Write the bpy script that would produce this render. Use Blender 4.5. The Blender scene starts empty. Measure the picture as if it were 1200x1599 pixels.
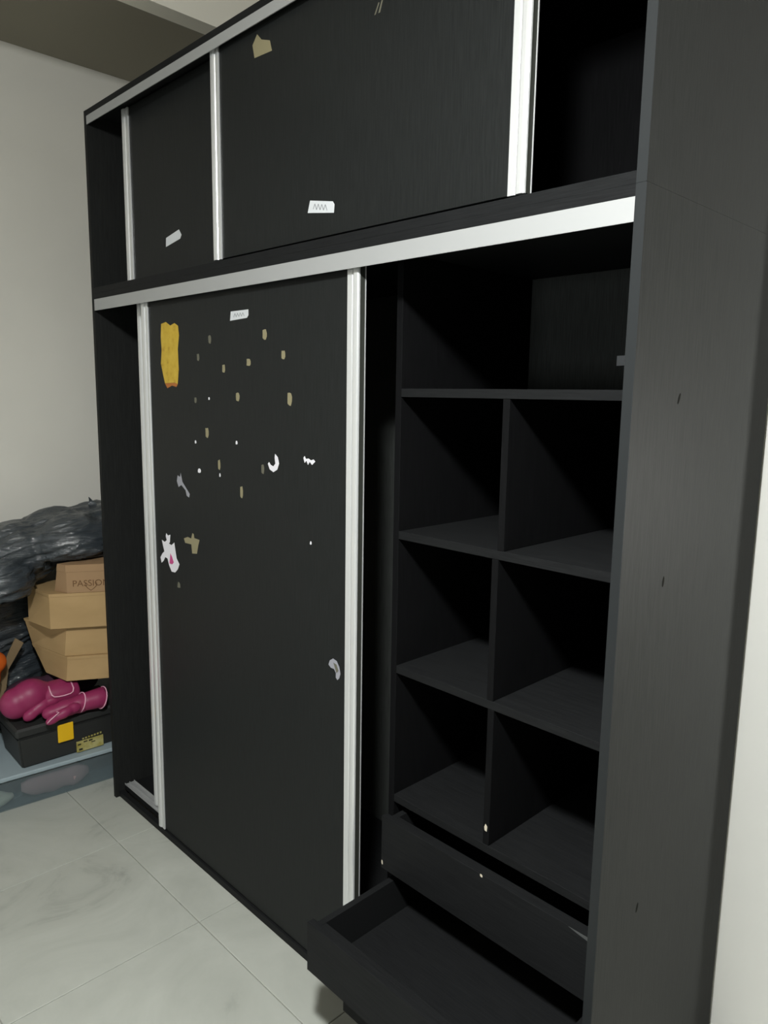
import bpy, bmesh, math, random
from mathutils import Vector, Matrix, noise
random.seed(7)
scene = bpy.context.scene
C = scene.collection

# ------------------------------------------------------------------ camera
F_PX, CAM = 1158.36, Vector((2.5991, -1.1164, 1.5345))
YAW, PITCH, ROLL = 0.79659, -0.15645, 0.01529
cam = bpy.data.cameras.new('camera'); camo = bpy.data.objects.new('camera', cam); C.objects.link(camo)
fw = Vector((-math.sin(YAW)*math.cos(PITCH), math.cos(YAW)*math.cos(PITCH), math.sin(PITCH)))
rt = fw.cross(Vector((0, 0, 1))).normalized(); up = rt.cross(fw)
r2 = rt*math.cos(ROLL) + up*math.sin(ROLL); u2 = up*math.cos(ROLL) - rt*math.sin(ROLL)
camo.matrix_world = Matrix(((r2.x, u2.x, -fw.x, CAM.x), (r2.y, u2.y, -fw.y, CAM.y), (r2.z, u2.z, -fw.z, CAM.z), (0, 0, 0, 1)))
cam.sensor_fit = 'HORIZONTAL'; cam.sensor_width = 36.0; cam.lens = 36.0*F_PX/1200.0
cam.clip_start = 0.02
scene.camera = camo

# ------------------------------------------------------------------ light and exposure
w = bpy.data.worlds.new('world'); scene.world = w; w.use_nodes = True
w.node_tree.nodes['Background'].inputs[0].default_value = (0.8, 0.85, 0.9, 1)
w.node_tree.nodes['Background'].inputs[1].default_value = 0.0
def lamp(name, loc, power, size, col):
    l = bpy.data.lights.new(name, 'POINT'); l.energy = power; l.shadow_soft_size = size; l.color = col
    o = bpy.data.objects.new(name, l); C.objects.link(o); o.location = loc
    return o
lamp('room_bulb', (2.33, -1.1, 2.54), 64, 0.07, (0.98, 1.0, 0.985))
lamp('next_room_bulb', (3.1, 0.985, 1.25), 95, 0.05, (1.0, 0.995, 0.95))
dl = bpy.data.lights.new('added_down_fill', 'AREA'); dl.shape = 'DISK'; dl.size = .2; dl.energy = 50; dl.color = (0.97, 1.0, 0.99)  # added fill under the bulb, brightens downwards
dlo = bpy.data.objects.new('added_down_fill', dl); C.objects.link(dlo); dlo.location = (2.33, -1.1, 2.46)
al = bpy.data.lights.new('added_rear_fill', 'AREA'); al.shape = 'RECTANGLE'; al.size = 1.3; al.size_y = 1.1; al.energy = 22; al.color = (0.93, 0.98, 1.0)  # added fill light from behind the camera; there is no window
alo = bpy.data.objects.new('added_rear_fill', al); C.objects.link(alo); alo.location = (1.5, -4.98, 1.25); alo.rotation_euler = (math.radians(90), 0, 0)
scene.view_settings.view_transform = 'Standard'; scene.view_settings.look = 'None'
scene.view_settings.exposure = 0.34; scene.view_settings.gamma = 1.0
scene.view_settings.use_curve_mapping = False

# ------------------------------------------------------------------ materials
def srgb(r, g, b):
    f = lambda v: (v/255/12.92 if v/255 <= .04045 else ((v/255+.055)/1.055)**2.4)
    return (f(r), f(g), f(b), 1)
def mat(name, col, rough=.5, metal=0., spec=.5, **kw):
    m = bpy.data.materials.new(name); m.use_nodes = True
    b = m.node_tree.nodes['Principled BSDF']
    b.inputs['Base Color'].default_value = col; b.inputs['Roughness'].default_value = rough
    b.inputs['Metallic'].default_value = metal; b.inputs['Specular IOR Level'].default_value = spec
    for k, v in kw.items(): b.inputs[k.replace('_', ' ')].default_value = v
    return m
def nodes(m): return m.node_tree.nodes, m.node_tree.links, m.node_tree.nodes['Principled BSDF']
def pos(m, scale=(1, 1, 1), rot=(0, 0, 0), coord='world'):
    n, l, b = nodes(m)
    mp = n.new('ShaderNodeMapping'); mp.inputs['Scale'].default_value = scale; mp.inputs['Rotation'].default_value = rot
    if coord == 'world': g = n.new('ShaderNodeNewGeometry'); l.new(g.outputs['Position'], mp.inputs[0])
    else: g = n.new('ShaderNodeTexCoord'); l.new(g.outputs['Object'], mp.inputs[0])
    return mp.outputs[0]
def noise_tex(m, vec, scale, detail=3, rough=.55, dist=0.):
    n, l, b = nodes(m); t = n.new('ShaderNodeTexNoise')
    t.inputs['Scale'].default_value = scale; t.inputs['Detail'].default_value = detail
    t.inputs['Roughness'].default_value = rough; t.inputs['Distortion'].default_value = dist
    l.new(vec, t.inputs['Vector']); return t.outputs['Fac']
def ramp(m, fac, stops):
    n, l, b = nodes(m); r = n.new('ShaderNodeValToRGB'); e = r.color_ramp.elements
    while len(e) < len(stops): e.new(.5)
    for i, (p, c) in enumerate(stops): e[i].position = p; e[i].color = c
    l.new(fac, r.inputs[0]); return r.outputs[0]
def bump(m, fac, strength, dist=.002):
    n, l, b = nodes(m); bp = n.new('ShaderNodeBump'); bp.inputs['Strength'].default_value = strength; bp.inputs['Distance'].default_value = dist
    l.new(fac, bp.inputs['Height']); l.new(bp.outputs[0], b.inputs['Normal'])
def tint(m, out): n, l, b = nodes(m); l.new(out, b.inputs['Base Color'])
def sc(c, k): return (c[0]*k, c[1]*k, c[2]*k, 1)

def melamine(name, col, rough, axis):
    m = mat(name, col, rough, spec=.05)
    v = pos(m, (60, 60, 2.2) if axis == 'z' else (2.2, 60, 60))
    f = noise_tex(m, v, 6, 4, .6)
    tint(m, ramp(m, f, [(.3, sc(col, .8)), (.7, sc(col, 1.25))]))
    f2 = noise_tex(m, pos(m, (220, 220, 14) if axis == 'z' else (14, 220, 220)), 4, 2)
    bump(m, f2, .12, .0006)
    return m
M = {}
M['board'] = melamine('black_melamine', (.0165, .0172, .0166, 1), .55, 'z')
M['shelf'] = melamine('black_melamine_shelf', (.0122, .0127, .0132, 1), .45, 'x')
M['door'] = melamine('black_melamine_door', (.0140, .0152, .0150, 1), .42, 'z'); M['door'].node_tree.nodes['Principled BSDF'].inputs['Specular IOR Level'].default_value = .11
M['edge'] = mat('black_edge_band', (.0175, .0195, .0205, 1), .5, spec=.2)
m = M['alu'] = mat('satin_aluminium', (.385, .39, .39, 1), .42, .2)
bump(m, noise_tex(m, pos(m, (3, 200, 200)), 5, 2), .05, .0004)
M['groove'] = mat('dark_groove', (.03, .032, .026, 1), .6)
M['alu_v'] = mat('brushed_aluminium_stile', (.74, .75, .75, 1), .30, .5)
m = M['floor'] = mat('porcelain_tile', srgb(190, 191, 184), .42, spec=.4)
v = pos(m); f = noise_tex(m, v, 2.6, 7, .62, 1.4)
tint(m, ramp(m, f, [(.33, srgb(152, 154, 147)), (.43, srgb(170, 172, 164)), (.6, srgb(177, 179, 171)), (.75, srgb(183, 185, 177))]))
M['grout'] = mat('grout', srgb(150, 150, 142), .9)
m = M['wall'] = mat('painted_wall', srgb(220, 217, 208), .85, spec=.2)
f = noise_tex(m, pos(m), 1.3, 4); tint(m, ramp(m, f, [(.3, srgb(216, 213, 204)), (.7, srgb(224, 221, 212))]))
bump(m, noise_tex(m, pos(m), 90, 3), .15, .001)
m = M['white_wall'] = mat('white_painted_wall', srgb(206, 205, 200), .8, spec=.2)
bump(m, noise_tex(m, pos(m), 90, 3), .1, .001)
M['tan_wall'] = mat('grey_brown_wall', srgb(112, 110, 104), .9, spec=.1)
M['ceil'] = mat('ceiling_paint_shaded', srgb(140, 135, 122), .9, spec=.1)  # colour darkened to carry the shade behind the beam
M['trim'] = mat('beam_paint_lit', srgb(228, 224, 210), .9, spec=.1)  # colour lightened to carry the light on the beam's face
M['inner'] = melamine('black_melamine_inside_shaded', (.0055, .0056, .0060, 1), .65, 'z')  # same melamine as the other boards, interior shade put into its colour
M['back'] = melamine('dark_hardboard_back', (.06, .064, .06, 1), .6, 'z')
M['paper'] = mat('paper_label', srgb(206, 209, 212), .6)
M['ink'] = mat('grey_ink', srgb(150, 152, 156), .7)
M['tape'] = mat('yellowed_tape', srgb(140, 132, 102), .55)
M['tape2'] = mat('dim_tape', srgb(98, 96, 82), .6)
m = M['yellow'] = mat('torn_yellow_paper', srgb(196, 160, 40), .55)
f = noise_tex(m, pos(m), 40, 4); tint(m, ramp(m, f, [(.25, srgb(150, 112, 30)), (.42, srgb(192, 158, 42)), (.7, srgb(204, 172, 60))]))
M['orange_torn'] = mat('torn_orange_paper', srgb(170, 100, 40), .6)
M['white_torn'] = mat('torn_white_paper', srgb(226, 224, 230), .6)
M['pink_torn'] = mat('torn_pink_paper', srgb(190, 70, 130), .6)
M['grey_torn'] = mat('torn_grey_paper', srgb(150, 150, 158), .5)
M['chip'] = mat('chipped_chipboard', srgb(205, 195, 175), .8)
M['chip_dark'] = mat('worn_edge', srgb(70, 72, 72), .6)
M['hole'] = mat('dark_scuff', (.012, .012, .011, 1), .9, spec=0.)
m = M['card'] = mat('brown_cardboard', srgb(188, 155, 108), .8, spec=.2)
f = noise_tex(m, pos(m, (1, 1, 2)), 5, 3); tint(m, ramp(m, f, [(.3, srgb(164, 136, 95)), (.7, srgb(176, 147, 105))]))
M['card2'] = mat('red_brown_cardboard', srgb(158, 128, 96), .8, spec=.2)
M['card_ink'] = mat('brown_print', srgb(104, 72, 42), .8)
m = M['bag'] = mat('black_plastic_film', (.036, .044, .051, 1), .2, spec=.9)
v = pos(m, (14, 3.2, 30), (.12, 0, 0)); f = noise_tex(m, v, 1.5, 6, .62, .9); bump(m, f, .8, .012)
m = M['glove'] = mat('magenta_leather', srgb(142, 44, 86), .46, spec=.4)
bump(m, noise_tex(m, pos(m), 120, 3), .12, .001)
M['piping'] = mat('pale_pink_piping', srgb(226, 168, 190), .5)
m = M['tool'] = mat('black_toolbox_plastic', (.02, .021, .02, 1), .55)
bump(m, noise_tex(m, pos(m), 300, 2), .2, .0005)
M['note'] = mat('yellow_latch', srgb(232, 184, 20), .5)
m = M['label'] = mat('yellowed_label', srgb(172, 160, 88), .6)
f = noise_tex(m, pos(m, (1, 1, 1)), 28, 3); tint(m, ramp(m, f, [(.35, srgb(150, 138, 60)), (.65, srgb(178, 170, 116))]))
M['lid'] = mat('blue_grey_lid', srgb(150, 164, 170), .45, spec=.4)
M['dark_ink'] = mat('dark_print', srgb(40, 38, 20), .7)
M['purple'] = mat('dark_purple_cloth', srgb(58, 36, 50), .85, spec=.2)
M['orange'] = mat('orange_cloth', srgb(190, 88, 26), .85, spec=.2)
M['flap'] = mat('worn_brown_card', srgb(128, 110, 84), .85, spec=.2)
M['rose'] = mat('dusty_rose_cloth', srgb(205, 160, 158), .85, spec=.2)
M['cream'] = mat('cream_cloth', srgb(235, 228, 205), .85, spec=.2)
m = M['clear'] = bpy.data.materials.new('clear_plastic'); m.use_nodes = True
n, l = m.node_tree.nodes, m.node_tree.links
b = n['Principled BSDF']; b.inputs['Base Color'].default_value = srgb(140, 152, 156); b.inputs['Roughness'].default_value = .3
tr = n.new('ShaderNodeBsdfTransparent'); tr.inputs[0].default_value = (.82, .87, .89, 1)
mx = n.new('ShaderNodeMixShader'); mx.inputs[0].default_value = .26
l.new(tr.outputs[0], mx.inputs[1]); l.new(b.outputs[0], mx.inputs[2]); l.new(mx.outputs[0], n['Material Output'].inputs[0])

# ------------------------------------------------------------------ helpers
WL = {}                                   # world location of each parent
def obj(name, bm, material, parent=None, smooth=False):
    """bm in world coordinates -> one mesh object (child offsets are taken from the parent)."""
    off = WL.get(parent.name, Vector()) if parent else None
    if parent is None:
        cs = [v.co for v in bm.verts]
        off = Vector(((min(c.x for c in cs)+max(c.x for c in cs))/2, (min(c.y for c in cs)+max(c.y for c in cs))/2, min(c.z for c in cs)))
    for v in bm.verts: v.co -= off
    bmesh.ops.recalc_face_normals(bm, faces=bm.faces)
    me = bpy.data.meshes.new(name); bm.to_mesh(me); bm.free()
    for p in me.polygons: p.use_smooth = smooth
    me.materials.append(M[material])
    o = bpy.data.objects.new(name, me); C.objects.link(o)
    if parent: o.parent = parent; WL[o.name] = off.copy()
    else: o.location = off; WL[o.name] = off.copy()
    return o
def thing(name, label, cat, loc, group=None):
    o = bpy.data.objects.new(name, None); C.objects.link(o); o.location = loc; o.empty_display_size = .1
    WL[o.name] = Vector(loc); tag(o, label, cat, group); return o
def tag(o, label, cat, group=None):
    o['label'] = label; o['category'] = cat
    if group: o['group'] = group
    return o
def struct(o, label=None):
    o['kind'] = 'structure'
    if label: o['label'] = label
    return o
def box(x0, x1, y0, y1, z0, z1, bev=0., bm=None):
    new = bmesh.new()
    vs = [new.verts.new((x, y, z)) for x in (x0, x1) for y in (y0, y1) for z in (z0, z1)]
    for f in ((0, 1, 3, 2), (4, 6, 7, 5), (0, 4, 5, 1), (2, 3, 7, 6), (0, 2, 6, 4), (1, 5, 7, 3)): new.faces.new([vs[i] for i in f])
    if bev: bmesh.ops.bevel(new, geom=list(new.edges), offset=bev, segments=1, affect='EDGES')
    if bm is None: return new
    return merge(bm, new)
def merge(bm, other):
    me = bpy.data.meshes.new('tmp'); other.to_mesh(me); other.free(); bm.from_mesh(me); bpy.data.meshes.remove(me); return bm
def prism(bottom, top=None, z0=0, z1=1, axis='z'):
    """closed prism between two outlines (lists of 2D points)"""
    top = top or bottom; bm = bmesh.new()
    mk = {'z': lambda p, h: (p[0], p[1], h), 'y': lambda p, h: (p[0], h, p[1]), 'x': lambda p, h: (h, p[0], p[1])}[axis]
    a = [bm.verts.new(mk(p, z0)) for p in bottom]; b = [bm.verts.new(mk(p, z1)) for p in top]
    bm.faces.new(a); bm.faces.new(b[::-1]); k = len(a)
    for i in range(k): bm.faces.new((a[i], a[(i+1) % k], b[(i+1) % k], b[i]))
    return bm
def loft(rings, cap=True):
    bm = bmesh.new(); R = [[bm.verts.new(p) for p in r] for r in rings]; k = len(R[0])
    for a, b in zip(R, R[1:]):
        for i in range(k): bm.faces.new((a[i], a[(i+1) % k], b[(i+1) % k], b[i]))
    if cap: bm.faces.new(R[0]); bm.faces.new(R[-1][::-1])
    return bm
def tube(path, rad, seg=10, flat=1., closed=False, upv=(0, 0, 1)):
    """elliptical sweep along a path; rad is a number or a list, flat scales the vertical radius"""
    P = [Vector(p) for p in path]; rings = []; nP = len(P)
    for i, p in enumerate(P):
        if closed: d = P[(i+1) % nP]-P[i-1]
        else: d = P[min(i+1, nP-1)]-P[max(i-1, 0)]
        d.normalize(); s = d.cross(Vector(upv))
        if s.length < 1e-4: s = d.cross(Vector((0, 1, 0)))
        s.normalize(); u = s.cross(d)
        r = rad[i] if isinstance(rad, (list, tuple)) else rad
        rings.append([p + s*math.cos(2*math.pi*k/seg)*r + u*math.sin(2*math.pi*k/seg)*r*flat for k in range(seg)])
    if closed: rings.append(rings[0]); return loft_closed(rings[:-1])
    return loft(rings)
def loft_closed(rings):
    bm = bmesh.new(); R = [[bm.verts.new(p) for p in r] for r in rings]; k = len(R[0])
    for a, b in zip(R, R[1:]+R[:1]):
        for i in range(k): bm.faces.new((a[i], a[(i+1) % k], b[(i+1) % k], b[i]))
    return bm
def blob(ells, voxel=.012, smooth=6):
    """one continuous surface around a set of ellipsoids (centre, radii, z-rotation, x-rotation)"""
    bm = bmesh.new()
    for e in ells:
        c, r = e[0], e[1]; rz = e[2] if len(e) > 2 else 0; rx = e[3] if len(e) > 3 else 0
        t = bmesh.new(); bmesh.ops.create_icosphere(t, subdivisions=3, radius=1)
        mt = Matrix.Translation(c) @ Matrix.Rotation(rz, 4, 'Z') @ Matrix.Rotation(rx, 4, 'X') @ Matrix.Diagonal((*r, 1))
        bmesh.ops.transform(t, matrix=mt, verts=t.verts); merge(bm, t)
    me = bpy.data.meshes.new('tmp'); bm.to_mesh(me); bm.free()
    o = bpy.data.objects.new('tmp', me); C.objects.link(o)
    r = o.modifiers.new('r', 'REMESH'); r.mode = 'VOXEL'; r.voxel_size = voxel
    s = o.modifiers.new('s', 'SMOOTH'); s.iterations = smooth; s.factor = .6
    dg = bpy.context.evaluated_depsgraph_get(); dg.update()
    ev = bpy.data.meshes.new_from_object(o.evaluated_get(dg))
    out = bmesh.new(); out.from_mesh(ev)
    bpy.data.objects.remove(o); bpy.data.meshes.remove(me); bpy.data.meshes.remove(ev)
    return out

# ------------------------------------------------------------------ the room
X0, X1, Y0, Y1 = -0.60, 4.80, -5.00, 0.62
ZC = 2.95
struct(obj('floor', box(X0, X1, Y0, 2.6, -.06, -.0035), 'grout'), 'pale grey polished tile floor with faint veins')
floor_o = bpy.data.objects['floor']
PIT, GAP, GX, GY = .535, .0022, .295, -.12
cache = {}
def tile(x0, x1, y0, y1):
    key = (round(x1-x0, 3), round(y1-y0, 3))
    if key not in cache:
        a, b = (x1-x0)/2-GAP/2, (y1-y0)/2-GAP/2; e = .0016
        bm = loft([[(-a, -b, -.004), (a, -b, -.004), (a, b, -.004), (-a, b, -.004)], [(-a, -b, -.0012), (a, -b, -.0012), (a, b, -.0012), (-a, b, -.0012)],
                   [(-a+e, -b+e, 0), (a-e, -b+e, 0), (a-e, b-e, 0), (-a+e, b-e, 0)]])
        bmesh.ops.recalc_face_normals(bm, faces=bm.faces)
        me = bpy.data.meshes.new('tile'); bm.to_mesh(me); bm.free(); me.materials.append(M['floor']); cache[key] = me
    o = bpy.data.objects.new('tile', cache[key]); C.objects.link(o); o.parent = floor_o
    o.location = Vector(((x0+x1)/2, (y0+y1)/2, 0)) - WL['floor']
for i in range(-2, 9):
    for j in range(-10, 6):
        x0, x1, y0, y1 = max(X0, GX+PIT*i), min(X1, GX+PIT*(i+1)), max(Y0, GY+PIT*j), min(2.6, GY+PIT*(j+1))
        if x1-x0 > .01 and y1-y0 > .01: tile(x0, x1, y0, y1)
T = .12
struct(obj('wall_left', box(X0-T, X0, Y0, Y1+T, 0, ZC), 'wall'), 'beige painted wall behind the piled bags and boxes')
OX0, OX1, OZ = 2.28, 3.3, 2.05
bm = box(X0, OX0, Y1, Y1+T, 0, ZC); box(OX1, X1, Y1, Y1+T, 0, ZC, bm=bm); box(OX0, OX1, Y1, Y1+T, OZ, ZC, bm=bm)
struct(obj('wall_back', bm, 'white_wall'), 'white wall behind the wardrobe')
struct(obj('wall_right', box(X1, X1+T, Y0, Y1, 0, ZC), 'tan_wall'))
struct(obj('wall_front', box(X0-T, X1+T, Y0-T, Y0, 0, ZC), 'tan_wall'))
struct(obj('ceiling', box(X0-T, X1+T, Y0-T, Y1+T, ZC, ZC+.1), 'ceil'))
struct(obj('trim_1', box(.165, .24, Y0, Y1, 2.75, ZC), 'trim'), 'narrow plastered ceiling beam above the wardrobe')
struct(obj('ceiling_shade_drop', box(X0, .165, Y0, Y1, 2.832, ZC), 'ceil'), 'added lower strip of ceiling along the left wall, standing in for beam shadow')  # ceiling dropped here so its corner takes the place of the shadow edge
# the room next door, seen only through its light
struct(obj('wall_far', box(1.9, 4.7, 2.6, 2.7, 0, 2.6), 'white_wall'))
struct(obj('wall_far_left', box(1.8, 1.9, Y1+T, 2.7, 0, 2.6), 'white_wall'))
struct(obj('wall_far_right', box(4.7, 4.8, Y1+T, 2.7, 0, 2.6), 'white_wall'))
struct(obj('ceiling_far', box(1.8, 4.8, Y1+T, 2.7, 2.6, 2.7), 'ceil'))

# ------------------------------------------------------------------ wardrobe
W, D, H, t = 2.02, .598, 2.45, .018
ZJ = 1.8625
wd = thing('wardrobe', 'tall black wood-grain wardrobe with aluminium-edged sliding doors, drawers pulled open', 'wardrobe', (W/2, D/2, 0))
def part(name, bm, m, lab=None, parent=wd):
    o = obj(name, bm, m, parent)
    if lab: o['label'] = lab
    return o
def board(name, x0, x1, y0, y1, z0, z1, m='board', lab=None, parent=wd, bev=.0006): return part(name, box(x0, x1, y0, y1, z0, z1, bev), m, lab, parent)
board('side_panel', 0, t, 0, D, 0, ZJ-.0001, bev=0)
side_r = board('side_panel', W-t, W, 0, D, 0, ZJ-.0004, bev=0)
board('side_panel', 0, t, 0, D, ZJ+.0001, H, bev=0)
side_u = board('side_panel', W-t, W-.0006, 0, D, ZJ+.0002, H, bev=0)
board('edge_band', W-t, W-.0008, -.0008, -.0001, ZJ, H, 'edge', None, side_u, 0)
board('edge_band', W-t, W-.0003, -.0008, -.0001, 0, ZJ-.0004, 'edge', None, side_r, 0)
i0, i1 = t, W-t
board('top_panel', i0, i1, 0, D-.006, H-t, H, 'shelf')
board('upper_floor_panel', i0, i1, 0, D-.006, ZJ+.0001, 1.881, 'shelf', bev=0)
board('lower_top_panel', i0, i1, 0, D-.006, 1.844, ZJ-.0001, 'shelf', bev=0)
board('bottom_panel', i0, i1, .036, D-.006, .022, .04, 'shelf')
board('plinth', i0, i1, .014, .032, 0, .0215, 'shelf')
back_o = board('back_panel', i0, i1, D-.006, D, .02, 1.8435, 'back')
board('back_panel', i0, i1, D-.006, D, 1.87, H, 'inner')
# rails: front fascia with a lip behind it
def rail(z0, z1, deep=True):
    bm = box(i0, i1, .0, .0025, z0, z1); box(i0, i1, .0025, .075 if deep else .010, z1-.003, z1-.0005, bm=bm)
    if deep: box(i0, i1, .0405, .042, z0+.022, z1-.003, bm=bm), box(i0, i1, .0735, .075, z0+.022, z1-.003, bm=bm)
    return part('sliding_rail', bm, 'alu', 'satin aluminium sliding rail')
rail(1.806, 1.8435); rail(2.405, H-t-.0005, False)
def track(z):
    bm = box(i0, i1, .0365, .0745, z, z+.0015)
    for y in (.0365, .0545, .073): box(i0, i1, y, y+.0015, z+.0015, z+.006, bm=bm)
    return part('bottom_track', bm, 'alu')
track(.0405)
bm = box(i0, i1, .004, .076, 1.8815, 1.8825)
part('upper_track', bm, 'edge')

def stile(x0, x1, yf, z0, z1, parent, flip):
    """aluminium edge profile: rounded nose on the outer side, groove, flat lip on the board side"""
    wd_ = x1-x0; d = .024
    pr = [(0, d), (0, d-.0022), (.0052, d-.0026), (.0052, .0085), (0, .0062), (.001, .0028), (.004, .0006), (.009, 0), (.016, .0004), (.0205, .0026), (.0225, .0052), (.0245, .0036), (wd_*.97, .0026), (wd_, .0034), (wd_, .0072), (.018, .009), (.018, d)]
    pr = [((x0+u) if not flip else (x1-u), yf+v) for u, v in pr]
    o = obj('stile', prism(pr, None, z0, z1, 'z'), 'alu_v', parent); o['label'] = 'bright aluminium edge profile'
    a, b = (x0+.0012, x0+.0050) if not flip else (x1-.0050, x1-.0012)
    obj('edge_strip', box(a, b, yf+.0090, yf+d-.0028, z0+.001, z1-.001), 'groove', parent)
    return o
def door(x0, x1, yf, z0, z1, sw, lab):
    d = obj('sliding_door', box(x0+.019, x1-.019, yf+.0075, yf+.0225, z0+.002, z1, .0004), 'door', wd); d['label'] = lab
    stile(x0, x0+sw, yf, z0, z1, d, False); stile(x1-sw, x1, yf, z0, z1, d, True)
    return d
YF, YB = .012, .046
dlb = door(.232, 1.250, YB, .0475, 1.826, .042, 'lower black sliding door behind the front one')
dlf = door(.330, 1.354, YF, .024, 1.826, .040, 'lower black sliding door in front, dotted with torn stickers')
dub = door(.173, 1.196, YB, 1.891, 2.424, .042, 'upper black sliding door at the left, in the rear track')
duf = door(.763, 1.783, YF, 1.889, 2.424, .038, 'wide upper black sliding door in the front track')
SF, SB = YF+.0075, YB+.0075       # board faces

def scrap(name, pts, m, parent, face, lab=None, th=.0004):
    o = obj(name, prism(pts, None, face-th, face-.00005, 'y'), m, parent)
    if lab: o['label'] = lab
    return o
def rough_poly(cx, cz, w_, h_, rnd, k=9, jag=.18):
    P = []
    for i in range(k):
        a = 2*math.pi*i/k+.3
        ca, sa = math.cos(a), math.sin(a); s = 1/max(abs(ca), abs(sa))
        P.append((cx+ca*s*w_/2*(1-rnd.random()*jag), cz+sa*s*h_/2*(1-rnd.random()*jag)))
    return P
rnd = random.Random(3)
def ink(face, pts, parent, m='ink'):
    """a row of faint pen strokes on a paper label"""
    for a, b in pts:
        dx, dz = b[0]-a[0], b[1]-a[1]; L = math.hypot(dx, dz); nx, nz = -dz/L*.0012, dx/L*.0012
        scrap('pen_stroke', [(a[0]-nx, a[1]-nz), (b[0]-nx, b[1]-nz), (b[0]+nx, b[1]+nz), (a[0]+nx, a[1]+nz)], m, parent, face-.0005, th=.0002)
def zigzag(cx, cz, w_, h_, n_, tilt=0):
    P = []
    for i in range(n_):
        x = cx-w_/2+w_*i/(n_-1); P.append((x, cz+tilt*(x-cx)+(h_/2 if i % 2 else -h_/2)))
    return list(zip(P, P[1:]))
scrap('paper_label', [(1.168, 1.951), (1.262, 1.937), (1.264, 1.955), (1.258, 1.962), (1.177, 1.977)], 'paper', duf, SF, 'white paper label with faint grey handwriting')
ink(SF, zigzag(1.2135, 1.957, .05, .012, 9, -.2), duf)
scrap('paper_label', [(.430, 1.972), (.517, 1.985), (.525, 1.995), (.511, 2.012), (.432, 1.998)], 'paper', dub, SB, 'small white paper label')
scrap('paper_label', [(.832, 1.726), (.912, 1.729), (.919, 1.735), (.919, 1.750), (.836, 1.750)], 'paper', dlf, SF, 'small white paper label near the door top')
ink(SF, zigzag(.875, 1.739, .05, .009, 9), dlf)
scrap('tape_scrap', [(.972, 2.394), (.990, 2.377), (1.024, 2.365), (1.032, 2.34), (.96, 2.344), (.952, 2.375)], 'tape', duf, SF, 'torn scrap of yellowed tape')
scrap('tape_scrap', [(1.387, 2.303), (1.391, 2.303), (1.402, 2.322), (1.399, 2.323)], 'tape2', duf, SF)
scrap('tape_scrap', [(1.399, 2.303), (1.404, 2.303), (1.412, 2.324), (1.408, 2.324)], 'tape2', duf, SF)
# plain torn strip of yellow paper
ys = [(.462, 1.560), (.520, 1.562), (.540, 1.558), (.548, 1.60), (.546, 1.66), (.555, 1.70), (.551, 1.728), (.53, 1.737), (.505, 1.731), (.478, 1.743), (.449, 1.739), (.444, 1.70), (.447, 1.66), (.44, 1.62), (.452, 1.585)]
scrap('torn_sticker', ys, 'yellow', dlf, SF, 'torn strip of plain yellow paper')
scrap('torn_sticker', [(.462, 1.5595), (.520, 1.5615), (.540, 1.5575), (.532, 1.549), (.505, 1.553), (.476, 1.545)], 'orange_torn', dlf, SF)
for (x, z, w_, h_, m_) in [(.7265, 1.681, .015, .024, 'tape2'), (.6615, 1.633, .014, .022, 'tape2'), (.796, 1.599, .015, .024, 'tape'), (.9175, 1.614, .020, .021, 'tape'), (.991, 1.6825, .020, .026, 'tape'),
        (1.07, 1.6295, .017, .024, 'tape'), (.8635, 1.523, .018, .024, 'tape'), (1.0955, 1.521, .019, .034, 'tape'), (.6415, 1.511, .013, .017, 'tape2'), (.7015, 1.419, .018, .030, 'tape'),
        (.763, 1.331, .013, .032, 'tape'), (.9765, 1.3355, .014, .026, 'tape2'), (.875, 1.2635, .014, .037, 'tape')]:
    scrap('tape_scrap', rough_poly(x, z, w_, h_, rnd), m_, dlf, SF)
for (x, z, w_, h_) in [(.716, 1.517, .008, .008), (.636, 1.389, .009, .010), (.854, 1.399, .010, .011), (.654, 1.305, .018, .014), (.766, 1.302, .007, .012), (1.179, 1.168, .007, .009)]:
    scrap('paper_fleck', rough_poly(x, z, w_, h_, rnd, 7), 'white_torn', dlf, SF)
scrap('paper_fleck', rough_poly(.512, .929, .018, .020, rnd, 7), 'tape2', dlf, SF)
scrap('torn_sticker', [(1.000, 1.352), (1.008, 1.338), (1.024, 1.332), (1.041, 1.340), (1.049, 1.356), (1.044, 1.372), (1.032, 1.380), (1.030, 1.370), (1.033, 1.355), (1.024, 1.347), (1.013, 1.350), (1.005, 1.357)], 'white_torn', dlf, SF, 'white hooked scrap of torn sticker')
scrap('torn_sticker', [(1.150, 1.378), (1.155, 1.366), (1.162, 1.372), (1.168, 1.362), (1.175, 1.370), (1.184, 1.363), (1.196, 1.372), (1.190, 1.377), (1.180, 1.374), (1.170, 1.378), (1.160, 1.376), (1.155, 1.383)], 'white_torn', dlf, SF)
scrap('torn_sticker', [(.543, 1.289), (.552, 1.262), (.576, 1.243), (.594, 1.229), (.590, 1.218), (.576, 1.222), (.570, 1.238), (.545, 1.252), (.528, 1.244), (.518, 1.262), (.524, 1.280), (.538, 1.276)], 'grey_torn', dlf, SF)
ks = [(.440, 1.086), (.450, 1.080), (.466, 1.085), (.462, 1.060), (.455, 1.055), (.472, 1.052), (.490, 1.063), (.496, 1.038), (.502, 1.014), (.519, .998), (.508, .980), (.490, .966), (.468, .965), (.452, .984), (.443, 1.004), (.428, 1.006), (.417, .992), (.403, .983), (.396, 1.000), (.411, 1.016), (.424, 1.024), (.416, 1.042), (.409, 1.060), (.428, 1.056), (.442, 1.064), (.436, 1.076)]
scrap('torn_sticker', ks, 'white_torn', dlf, SF, 'torn white sticker with a pink patch')
scrap('pink_patch', [(.464, 1.024), (.474, 1.014), (.484, .998), (.474, .990), (.456, .990), (.460, 1.006)], 'pink_torn', dlf, SF-.0005)
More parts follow.
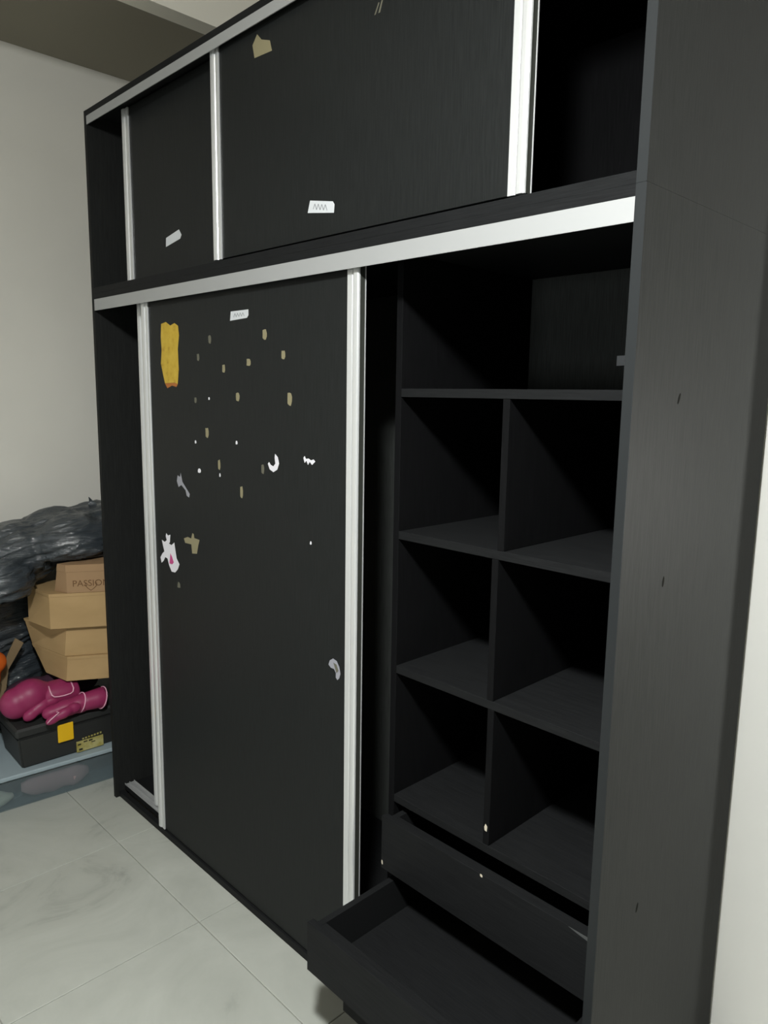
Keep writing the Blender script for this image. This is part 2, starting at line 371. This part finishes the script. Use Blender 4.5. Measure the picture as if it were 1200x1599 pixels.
scrap('tape_scrap', [(.552, 1.086), (.575, 1.094), (.596, 1.092), (.604, 1.110), (.612, 1.108), (.614, 1.096), (.645, 1.095), (.636, 1.075), (.628, 1.050), (.600, 1.046), (.596, 1.074), (.559, 1.073)], 'tape', dlf, SF, 'peeling scrap of yellowed tape')
mo = [(1.249, .872), (1.254, .884), (1.266, .892), (1.280, .889), (1.290, .876), (1.294, .860), (1.290, .848), (1.283, .841), (1.277, .846), (1.277, .858), (1.270, .866), (1.258, .866)]
scrap('torn_sticker', mo, 'grey_torn', dlf, SF, 'grey curved scrap of torn sticker beside the right stile')
scrap('torn_sticker', [(1.268, .882), (1.280, .880), (1.287, .866), (1.280, .858), (1.274, .870)], 'tape2', dlf, SF-.0005)

# interior fittings
IY = .10
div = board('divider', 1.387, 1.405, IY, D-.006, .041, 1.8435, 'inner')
xs0, xs1 = 1.4055, i1-.0005
for z in (1.5495, 1.221, .893, .560): board('shelf', xs0, xs1, IY, D-.0065, z-.019, z, 'shelf')
for (z0, z1, x) in ((1.2215, 1.530, 1.691), (.8935, 1.2015, 1.6785), (.5605, .8735, 1.6825)): 
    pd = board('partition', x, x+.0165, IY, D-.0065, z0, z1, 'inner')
scrap('edge_chip', [(1.687, .593), (1.693, .592), (1.694, .604), (1.689, .609), (1.686, .601)], 'chip', pd, IY)
o = scrap('paper_label', [(1.664, 1.614), (1.80, 1.618), (1.80, 1.642), (1.664, 1.638)], 'paper', back_o, D-.006, 'white paper label on the back panel')
for (y, z, a) in ((.166, 1.536, .3), (.158, 1.209, .1), (.151, .562, .2)):
    P = [(y+.004*math.cos(2*math.pi*k/8)+a*.012*math.sin(2*math.pi*k/8), z+.010*math.sin(2*math.pi*k/8)) for k in range(8)]
    obj('scuff', prism(P, None, W+.00005, W+.0003, 'x'), 'hole', side_r)

def drawer(yf, z0, z1, lab, depth=.44):
    x0, x1 = 1.409, 1.998
    d = obj('drawer', box(x0, x1, yf, yf+.018, z0, z1, .0006), 'shelf', wd); d['label'] = lab
    b0, b1 = z0+.014, z1-.006
    board('drawer_side', x0+.010, x0+.026, yf+.0185, yf+depth, b0, b1, 'shelf', None, d)
    board('drawer_side', x1-.026, x1-.010, yf+.0185, yf+depth, b0, b1, 'shelf', None, d)
    board('drawer_inner_front', x0+.0265, x1-.0265, yf+.0185, yf+.034, b0, b1, 'shelf', None, d)
    board('drawer_back', x0+.0265, x1-.0265, yf+depth-.016, yf+depth, b0, b1, 'shelf', None, d)
    board('drawer_floor', x0+.0265, x1-.0265, yf+.0345, yf+depth-.0165, b0+.002, b0+.006, 'shelf', None, d)
    return d
d1 = drawer(.056, .384, .522, 'uppermost drawer, pulled slightly out')
d2 = drawer(-.176, .238, .359, 'middle drawer, pulled out the farthest')
d3 = drawer(-.066, .062, .212, 'lowest drawer, pulled partly out')
scrap('edge_chip', rough_poly(1.716, .519, .007, .007, rnd, 6), 'chip', d1, .056)
scrap('edge_chip', rough_poly(1.4125, .400, .005, .012, rnd, 6), 'chip', d1, .056)
scrap('edge_wear', [(1.93, .5215), (1.99, .5215), (1.985, .512), (1.95, .517)], 'chip_dark', d1, .056)

# ------------------------------------------------------------------ things piled beside the wardrobe
# long clear storage box, turned slightly
RZ = -.088
def turn(bm, pivot, a=RZ):
    bmesh.ops.transform(bm, matrix=Matrix.Translation(pivot) @ Matrix.Rotation(a, 4, 'Z') @ Matrix.Translation(-Vector(pivot)), verts=bm.verts); return bm
PV = (-.139, -.17, 0)
sb = thing('storage_box', 'low clear plastic storage box with pale blue-grey lid on the tiles', 'box', (-.34, -.2, 0))
def shell(x0, x1, y0, y1, z0, z1, tp, th):
    def rect(i, z, g): return [(x0+g-i, y0+g-i, z), (x1-g+i, y0+g-i, z), (x1-g+i, y1-g+i, z), (x0+g-i, y1-g+i, z)]
    return loft([rect(0, z0+th, tp+th), rect(0, z1, th), rect(0, z1, 0), rect(0, z0, tp)])
obj('tub', turn(shell(-.535, -.141, -.74, .21, .001, .122, .010, .003), PV), 'clear', sb)
bm = box(-.545, -.131, -.75, .22, .1225, .128, .002); box(-.545, -.131, -.75, .22, .1225, .138, .003, bm=bm)
obj('lid', turn(bm, PV), 'lid', sb)
def roll(name, a, b, r, m, lab, cat, flat=.7):
    A, B = Vector(a), Vector(b); n_ = 14; pts = []; rr = []
    for i in range(n_):
        u = i/(n_-1); p = A.lerp(B, u); p.x += .006*math.sin(u*9); pts.append(p)
        rr.append(r*(.35+.65*min(1, 4*u, 4*(1-u)))*(1+.1*math.sin(u*17)))
    bm = tube(pts, rr, 14, flat)
    mz = min(v.co.z for v in bm.verts)
    for v in bm.verts: v.co.z += .0045-mz
    return tag(obj(name, bm, m, None, True), lab, cat)
roll('rolled_cloth', (-.196, -.27, .07), (-.168, -.03, .07), .030, 'rose', 'dusty rose rolled cloth inside the clear storage box', 'cloth', 1.6)
roll('rolled_cloth', (-.225, -.52, .05), (-.200, -.30, .05), .034, 'cream', 'cream rolled cloth inside the clear storage box', 'cloth', .9)

# toolbox on the lid
tb = thing('toolbox', 'black plastic toolbox with a yellow latch, standing on the blue-grey lid', 'toolbox', (-.27, -.12, .139))
PT = (-.156, -.12, 0)
bm = prism([(-.385, -.268), (-.166, -.268), (-.166, .10), (-.385, .10)], [(-.392, -.282), (-.155, -.282), (-.155, .113), (-.392, .113)], .139, .262)
bmesh.ops.bevel(bm, geom=list(bm.edges), offset=.006, segments=2, affect='EDGES')
obj('body', turn(bm, PT, -.03), 'tool', tb)
bm = box(-.397, -.149, -.288, .119, .263, .300, .008)
box(-.33, -.22, -.2, .03, .2995, .3035, .002, bm=bm)
obj('lid', turn(bm, PT, -.03), 'tool', tb)
bm = box(-.1535, -.1455, -.142, -.084, .208, .279, .002)
obj('latch', turn(bm, PT, -.03), 'note', tb)['label'] = 'square yellow latch'
bm = prism([(-.072, .139+.004), (.032, .139+.004), (.032, .186), (-.072, .186)], None, -.1605, -.1572, 'x')
lb = obj('label_plate', turn(bm, PT, -.03), 'label', tb); lb['label'] = 'worn yellow printed label'
def tb_ink(y0, y1, z0, z1, m):
    obj('print_mark', turn(prism([(y0, z0), (y1, z0), (y1, z1), (y0, z1)], None, -.1571, -.1567, 'x'), PT, -.03), m, lb)
for (y0, y1, z0, z1) in ((-.068, -.055, .170, .176), (-.064, -.050, .148, .156), (-.045, -.030, .177, .182), (-.025, -.010, .176, .182), (-.015, .000, .168, .172)): tb_ink(y0, y1, z0, z1, 'dark_ink')
for i in range(7):
    y = -.05+i*.0115; tb_ink(y, y+.007, .1905+.0006*i, .1965+.0008*i, 'label')

# dark purple cloth bag squashed behind the gloves, under the cartons
bm = blob([((-.352, -.17, .360), (.046, .10, .058)), ((-.352, -.04, .362), (.044, .12, .058)), ((-.350, .05, .360), (.040, .06, .054))], .010, 8)
for v in bm.verts:
    v.co += Vector((1, 1, .3))*.004*noise.noise(v.co*16)
    v.co.z = min(max(v.co.z, .305), .4265)
tag(obj('cloth_bag', bm, 'purple', None, True), 'dark purple cloth bag squashed behind the boxing gloves', 'bag')

# boxing gloves
def glove1():
    g = thing('boxing_glove', 'magenta boxing glove with cuff tucked under the cardboard boxes', 'glove', (-.235, -.18, .305), 'boxing gloves on the toolbox')
    bm = blob([((-.240, -.255, .372), (.056, .058, .060)), ((-.238, -.205, .390), (.060, .070, .062), 0, .25), ((-.240, -.165, .384), (.048, .055, .048), 0, .1)], .007, 6)
    obj('mitt', bm, 'glove', g, True)
    obj('thumb', blob([((-.195, -.185, .352), (.024, .045, .026), 0, .35), ((-.190, -.222, .334), (.021, .032, .023), 0, .45), ((-.200, -.14, .362), (.026, .04, .026))], .006, 5), 'glove', g, True)
    cf = obj('cuff', tube([(-.235, -.165, .376), (-.235, -.14, .376), (-.235, -.09, .374), (-.235, -.045, .372), (-.235, -.038, .372)], [.050, .056, .059, .060, .055], 28, .84), 'glove', g, True)
    P = []
    for y, z in ((-.146, .419), (-.148, .405), (-.146, .392), (-.138, .384), (-.122, .381), (-.10, .380), (-.078, .381), (-.067, .386), (-.063, .398), (-.063, .417)):
        P.append((-.235+.0595*math.sqrt(max(.02, 1-((z-.374)/.050)**2))+.0018, y, z))     # on the cuff surface
    obj('piping', tube(P, .0026, 8), 'piping', cf, True)['label'] = 'pale pink piping'
def glove2():
    g = thing('boxing_glove', 'magenta boxing glove lying in front on the toolbox, thumb towards the room', 'glove', (-.15, -.06, .305), 'boxing gloves on the toolbox')
    bm = blob([((-.155, -.150, .334), (.030, .045, .029)), ((-.148, -.10, .340), (.034, .060, .034)), ((-.144, -.055, .343), (.034, .050, .036))], .006, 6)
    obj('mitt', bm, 'glove', g, True)
    th = obj('thumb', blob([((-.112, -.168, .326), (.016, .032, .018), 0, .35), ((-.110, -.130, .338), (.018, .035, .020), 0, .3), ((-.118, -.09, .344), (.018, .03, .021))], .005, 4), 'glove', g, True)
    obj('piping', tube([(-.099, -.195, .321), (-.095, -.185, .333), (-.097, -.165, .344), (-.101, -.150, .350), (-.107, -.158, .352)], .0022, 8), 'piping', th, True)
    cf = obj('cuff', tube([(-.146, -.055, .345), (-.143, -.030, .346), (-.140, 0, .347), (-.137, .030, .348), (-.136, .037, .348)], [.034, .036, .038, .041, .037], 24, .98), 'glove', g, True)
    for y, x, r in ((-.052, -.1455, .0365), (.027, -.1372, .0412)):
        obj('piping', tube([(x+math.cos(2*math.pi*k/28)*r, y+.012*math.sin(2*math.pi*k/28), .347+math.sin(2*math.pi*k/28)*r*.98) for k in range(28)], .0024, 6, closed=True), 'piping', cf, True)['label'] = 'pale pink piping'
glove1(); glove2()

# cardboard boxes with cut corners
FD = Vector((.49, .872))
def carton(P0, P1, z0, P0t, P1t, z1, length, lab, m='card', lidh=None):
    def foot(p0, p1):
        p0, p1 = Vector(p0), Vector(p1); q = p0+FD*length; back = Vector((-.872, .49))
        r = q+back*.20; s = p1+Vector((-.02, .16)) if True else p1
        return [tuple(p0), tuple(q), tuple(r), tuple(s), tuple(p1)]
    g = thing('cardboard_box', lab, 'box', (P0[0]-.1, P0[1]+.12, z0), 'stacked cardboard boxes')
    a, b_ = foot(P0, P1), foot(P0t, P1t)
    zs = z1-(lidh or .012)
    mid = [tuple(Vector(p).lerp(Vector(q), (zs-z0)/(z1-z0))) for p, q in zip(a, b_)]
    bd = obj('body', prism(a, mid, z0, zs, 'z'), m, g)
    cx = sum(p[0] for p in b_)/5; cy = sum(p[1] for p in b_)/5
    big = [(cx+(p[0]-cx)*1.012, cy+(p[1]-cy)*1.012) for p in b_]
    obj('lid', prism([(cx+(p[0]-cx)*1.012, cy+(p[1]-cy)*1.012) for p in mid], big, zs+.0006, z1, 'z'), m, g)
    return g, bd
carton((-.191, -.084), (-.336, -.108), .428, (-.191, -.075), (-.44, -.118), .523, .27, 'plain cardboard box with sloping end, lowest of the stack')
carton((-.206, -.080), (-.44, -.119), .524, (-.205, -.068), (-.42, -.150), .640, .27, 'plain cardboard box, second from the bottom of the stack')
carton((-.206, -.127), (-.366, -.151), .641, (-.212, -.124), (-.40, -.138), .775, .30, 'plain cardboard box pushed out left, under the printed one')
g, bd = carton((-.182, -.068), (-.245, -.090), .776, (-.182, -.068), (-.225, -.082), .884, .20, 'red-brown printed cardboard box on top of the stack', 'card2', .028)
# printed word with a heart outline below it
def glyphs(word, org, size, face_dir, parent, m):
    cu = bpy.data.curves.new('txt', 'FONT'); cu.body = word; cu.size = size; cu.extrude = .0002
    o = bpy.data.objects.new('txt', cu); C.objects.link(o)
    dg = bpy.context.evaluated_depsgraph_get(); dg.update()
    me = bpy.data.meshes.new_from_object(o.evaluated_get(dg)); bm = bmesh.new(); bm.from_mesh(me)
    bpy.data.objects.remove(o); bpy.data.curves.remove(cu); bpy.data.meshes.remove(me)
    d = Vector((face_dir[0], face_dir[1], 0)); nrm = Vector((d.y, -d.x, 0))
    for v in bm.verts: c = v.co.copy(); v.co = Vector(org) + d*c.x + Vector((0, 0, c.y)) + nrm*(c.z+.0004)
    return obj('printed_word', bm, m, parent)
org = Vector((-.1825, -.0685, .800)) + Vector((FD.x, FD.y, 0))*.020
glyphs('PASSION', org, .034, FD, bd, 'card_ink')
N3 = Vector((FD.y, -FD.x, 0)); F3 = Vector((FD.x, FD.y, 0))
hp = [org + F3*(.070+u*.0016) + Vector((0, 0, v*.0016)) + N3*.0006 for u, v in ((-14, 8), (-15, 2), (-10, -5), (-3, -11), (3, -7), (9, -1), (11, 5), (8, 9))]
obj('printed_heart', tube(hp, .0012, 6, upv=tuple(N3)), 'card_ink', bd)

# black rubbish bag: a full sack whose top slumps over the boxes
bm = blob([((-.535, -.24, .42), (.055, .20, .275)), ((-.525, -.25, .64), (.068, .22, .20)), ((-.44, -.30, .84), (.15, .20, .150), 0, .15), ((-.42, -.16, .905), (.165, .18, .125), 0, .15), ((-.43, .0, .965), (.150, .19, .100), 0, .12),
           ((-.45, .16, .99), (.13, .18, .090), 0, .05), ((-.40, -.25, .80), (.13, .12, .09), 0, .5), ((-.47, .32, .97), (.11, .12, .09)),
           ((-.325, -.26, .825), (.135, .13, .110), 0, .3), ((-.325, .03, .952), (.155, .19, .105), 0, .08), ((-.34, .16, .965), (.15, .14, .10)), ((-.46, -.41, .26), (.125, .12, .125))], .0085, 5)
bm.normal_update()
for v in bm.verts:
    c = v.co
    q = Vector((c.x*16, c.y*3.0-c.z*1.0, c.z*38-c.y*9))
    wv = (.5-abs(noise.noise(q)))*.024 + noise.noise(c*8)*.012 + (.5-abs(noise.noise(q*2.1)))*.010 - .014
    v.co = c + v.normal*wv
    v.co.x = max(v.co.x, X0+.004)
    v.co.z = max(v.co.z, .141)
    if v.co.z < .77 and v.co.x > -.452 and v.co.y > -.285: v.co.x = -.452
    elif v.co.z < .892 and v.co.y > -.11 and v.co.x > -.30: v.co.z = .892
    elif v.co.z < .782 and v.co.y > -.17 and v.co.x > -.451: v.co.z = .782
    if v.co.z < .31 and v.co.x > -.41 and v.co.y > -.300: v.co.y = -.300
rb = obj('rubbish_bag', bm, 'bag', None, True)
tag(rb, 'glossy black plastic rubbish bag slumped against the beige wall', 'bag')
# torn tip of the bag
bm = loft([[(-.44, .135, 1.065), (-.42, .165, 1.065), (-.45, .165, 1.062)], [(-.436, .137, 1.085), (-.43, .150, 1.083), (-.442, .150, 1.082)], [(-.434, .134, 1.099), (-.433, .137, 1.098), (-.435, .137, 1.098)]])
tip = obj('torn_tip', bm, 'bag', rb)
# odds and ends at the edge of the pile
bm = blob([((-.345, -.30, .51), (.040, .055, .05)), ((-.35, -.33, .455), (.05, .06, .07))], .009, 6)
for v in bm.verts: v.co += v.co.normalized()*.006*noise.noise(v.co*25)
tag(obj('orange_cloth', bm, 'orange', None, True), 'crumpled orange cloth at the left edge of the pile', 'cloth')

# narrow strip of old cardboard leaning between the bag and the gloves
cs = tag(obj('cardboard_strip', prism([(-.270, .312), (-.245, .312), (-.222, .447), (-.160, .542), (-.189, .567), (-.240, .470)], None, -.420, -.413, 'x'), 'flap'), 'narrow worn cardboard strip leaning upright behind the gloves', 'cardboard')
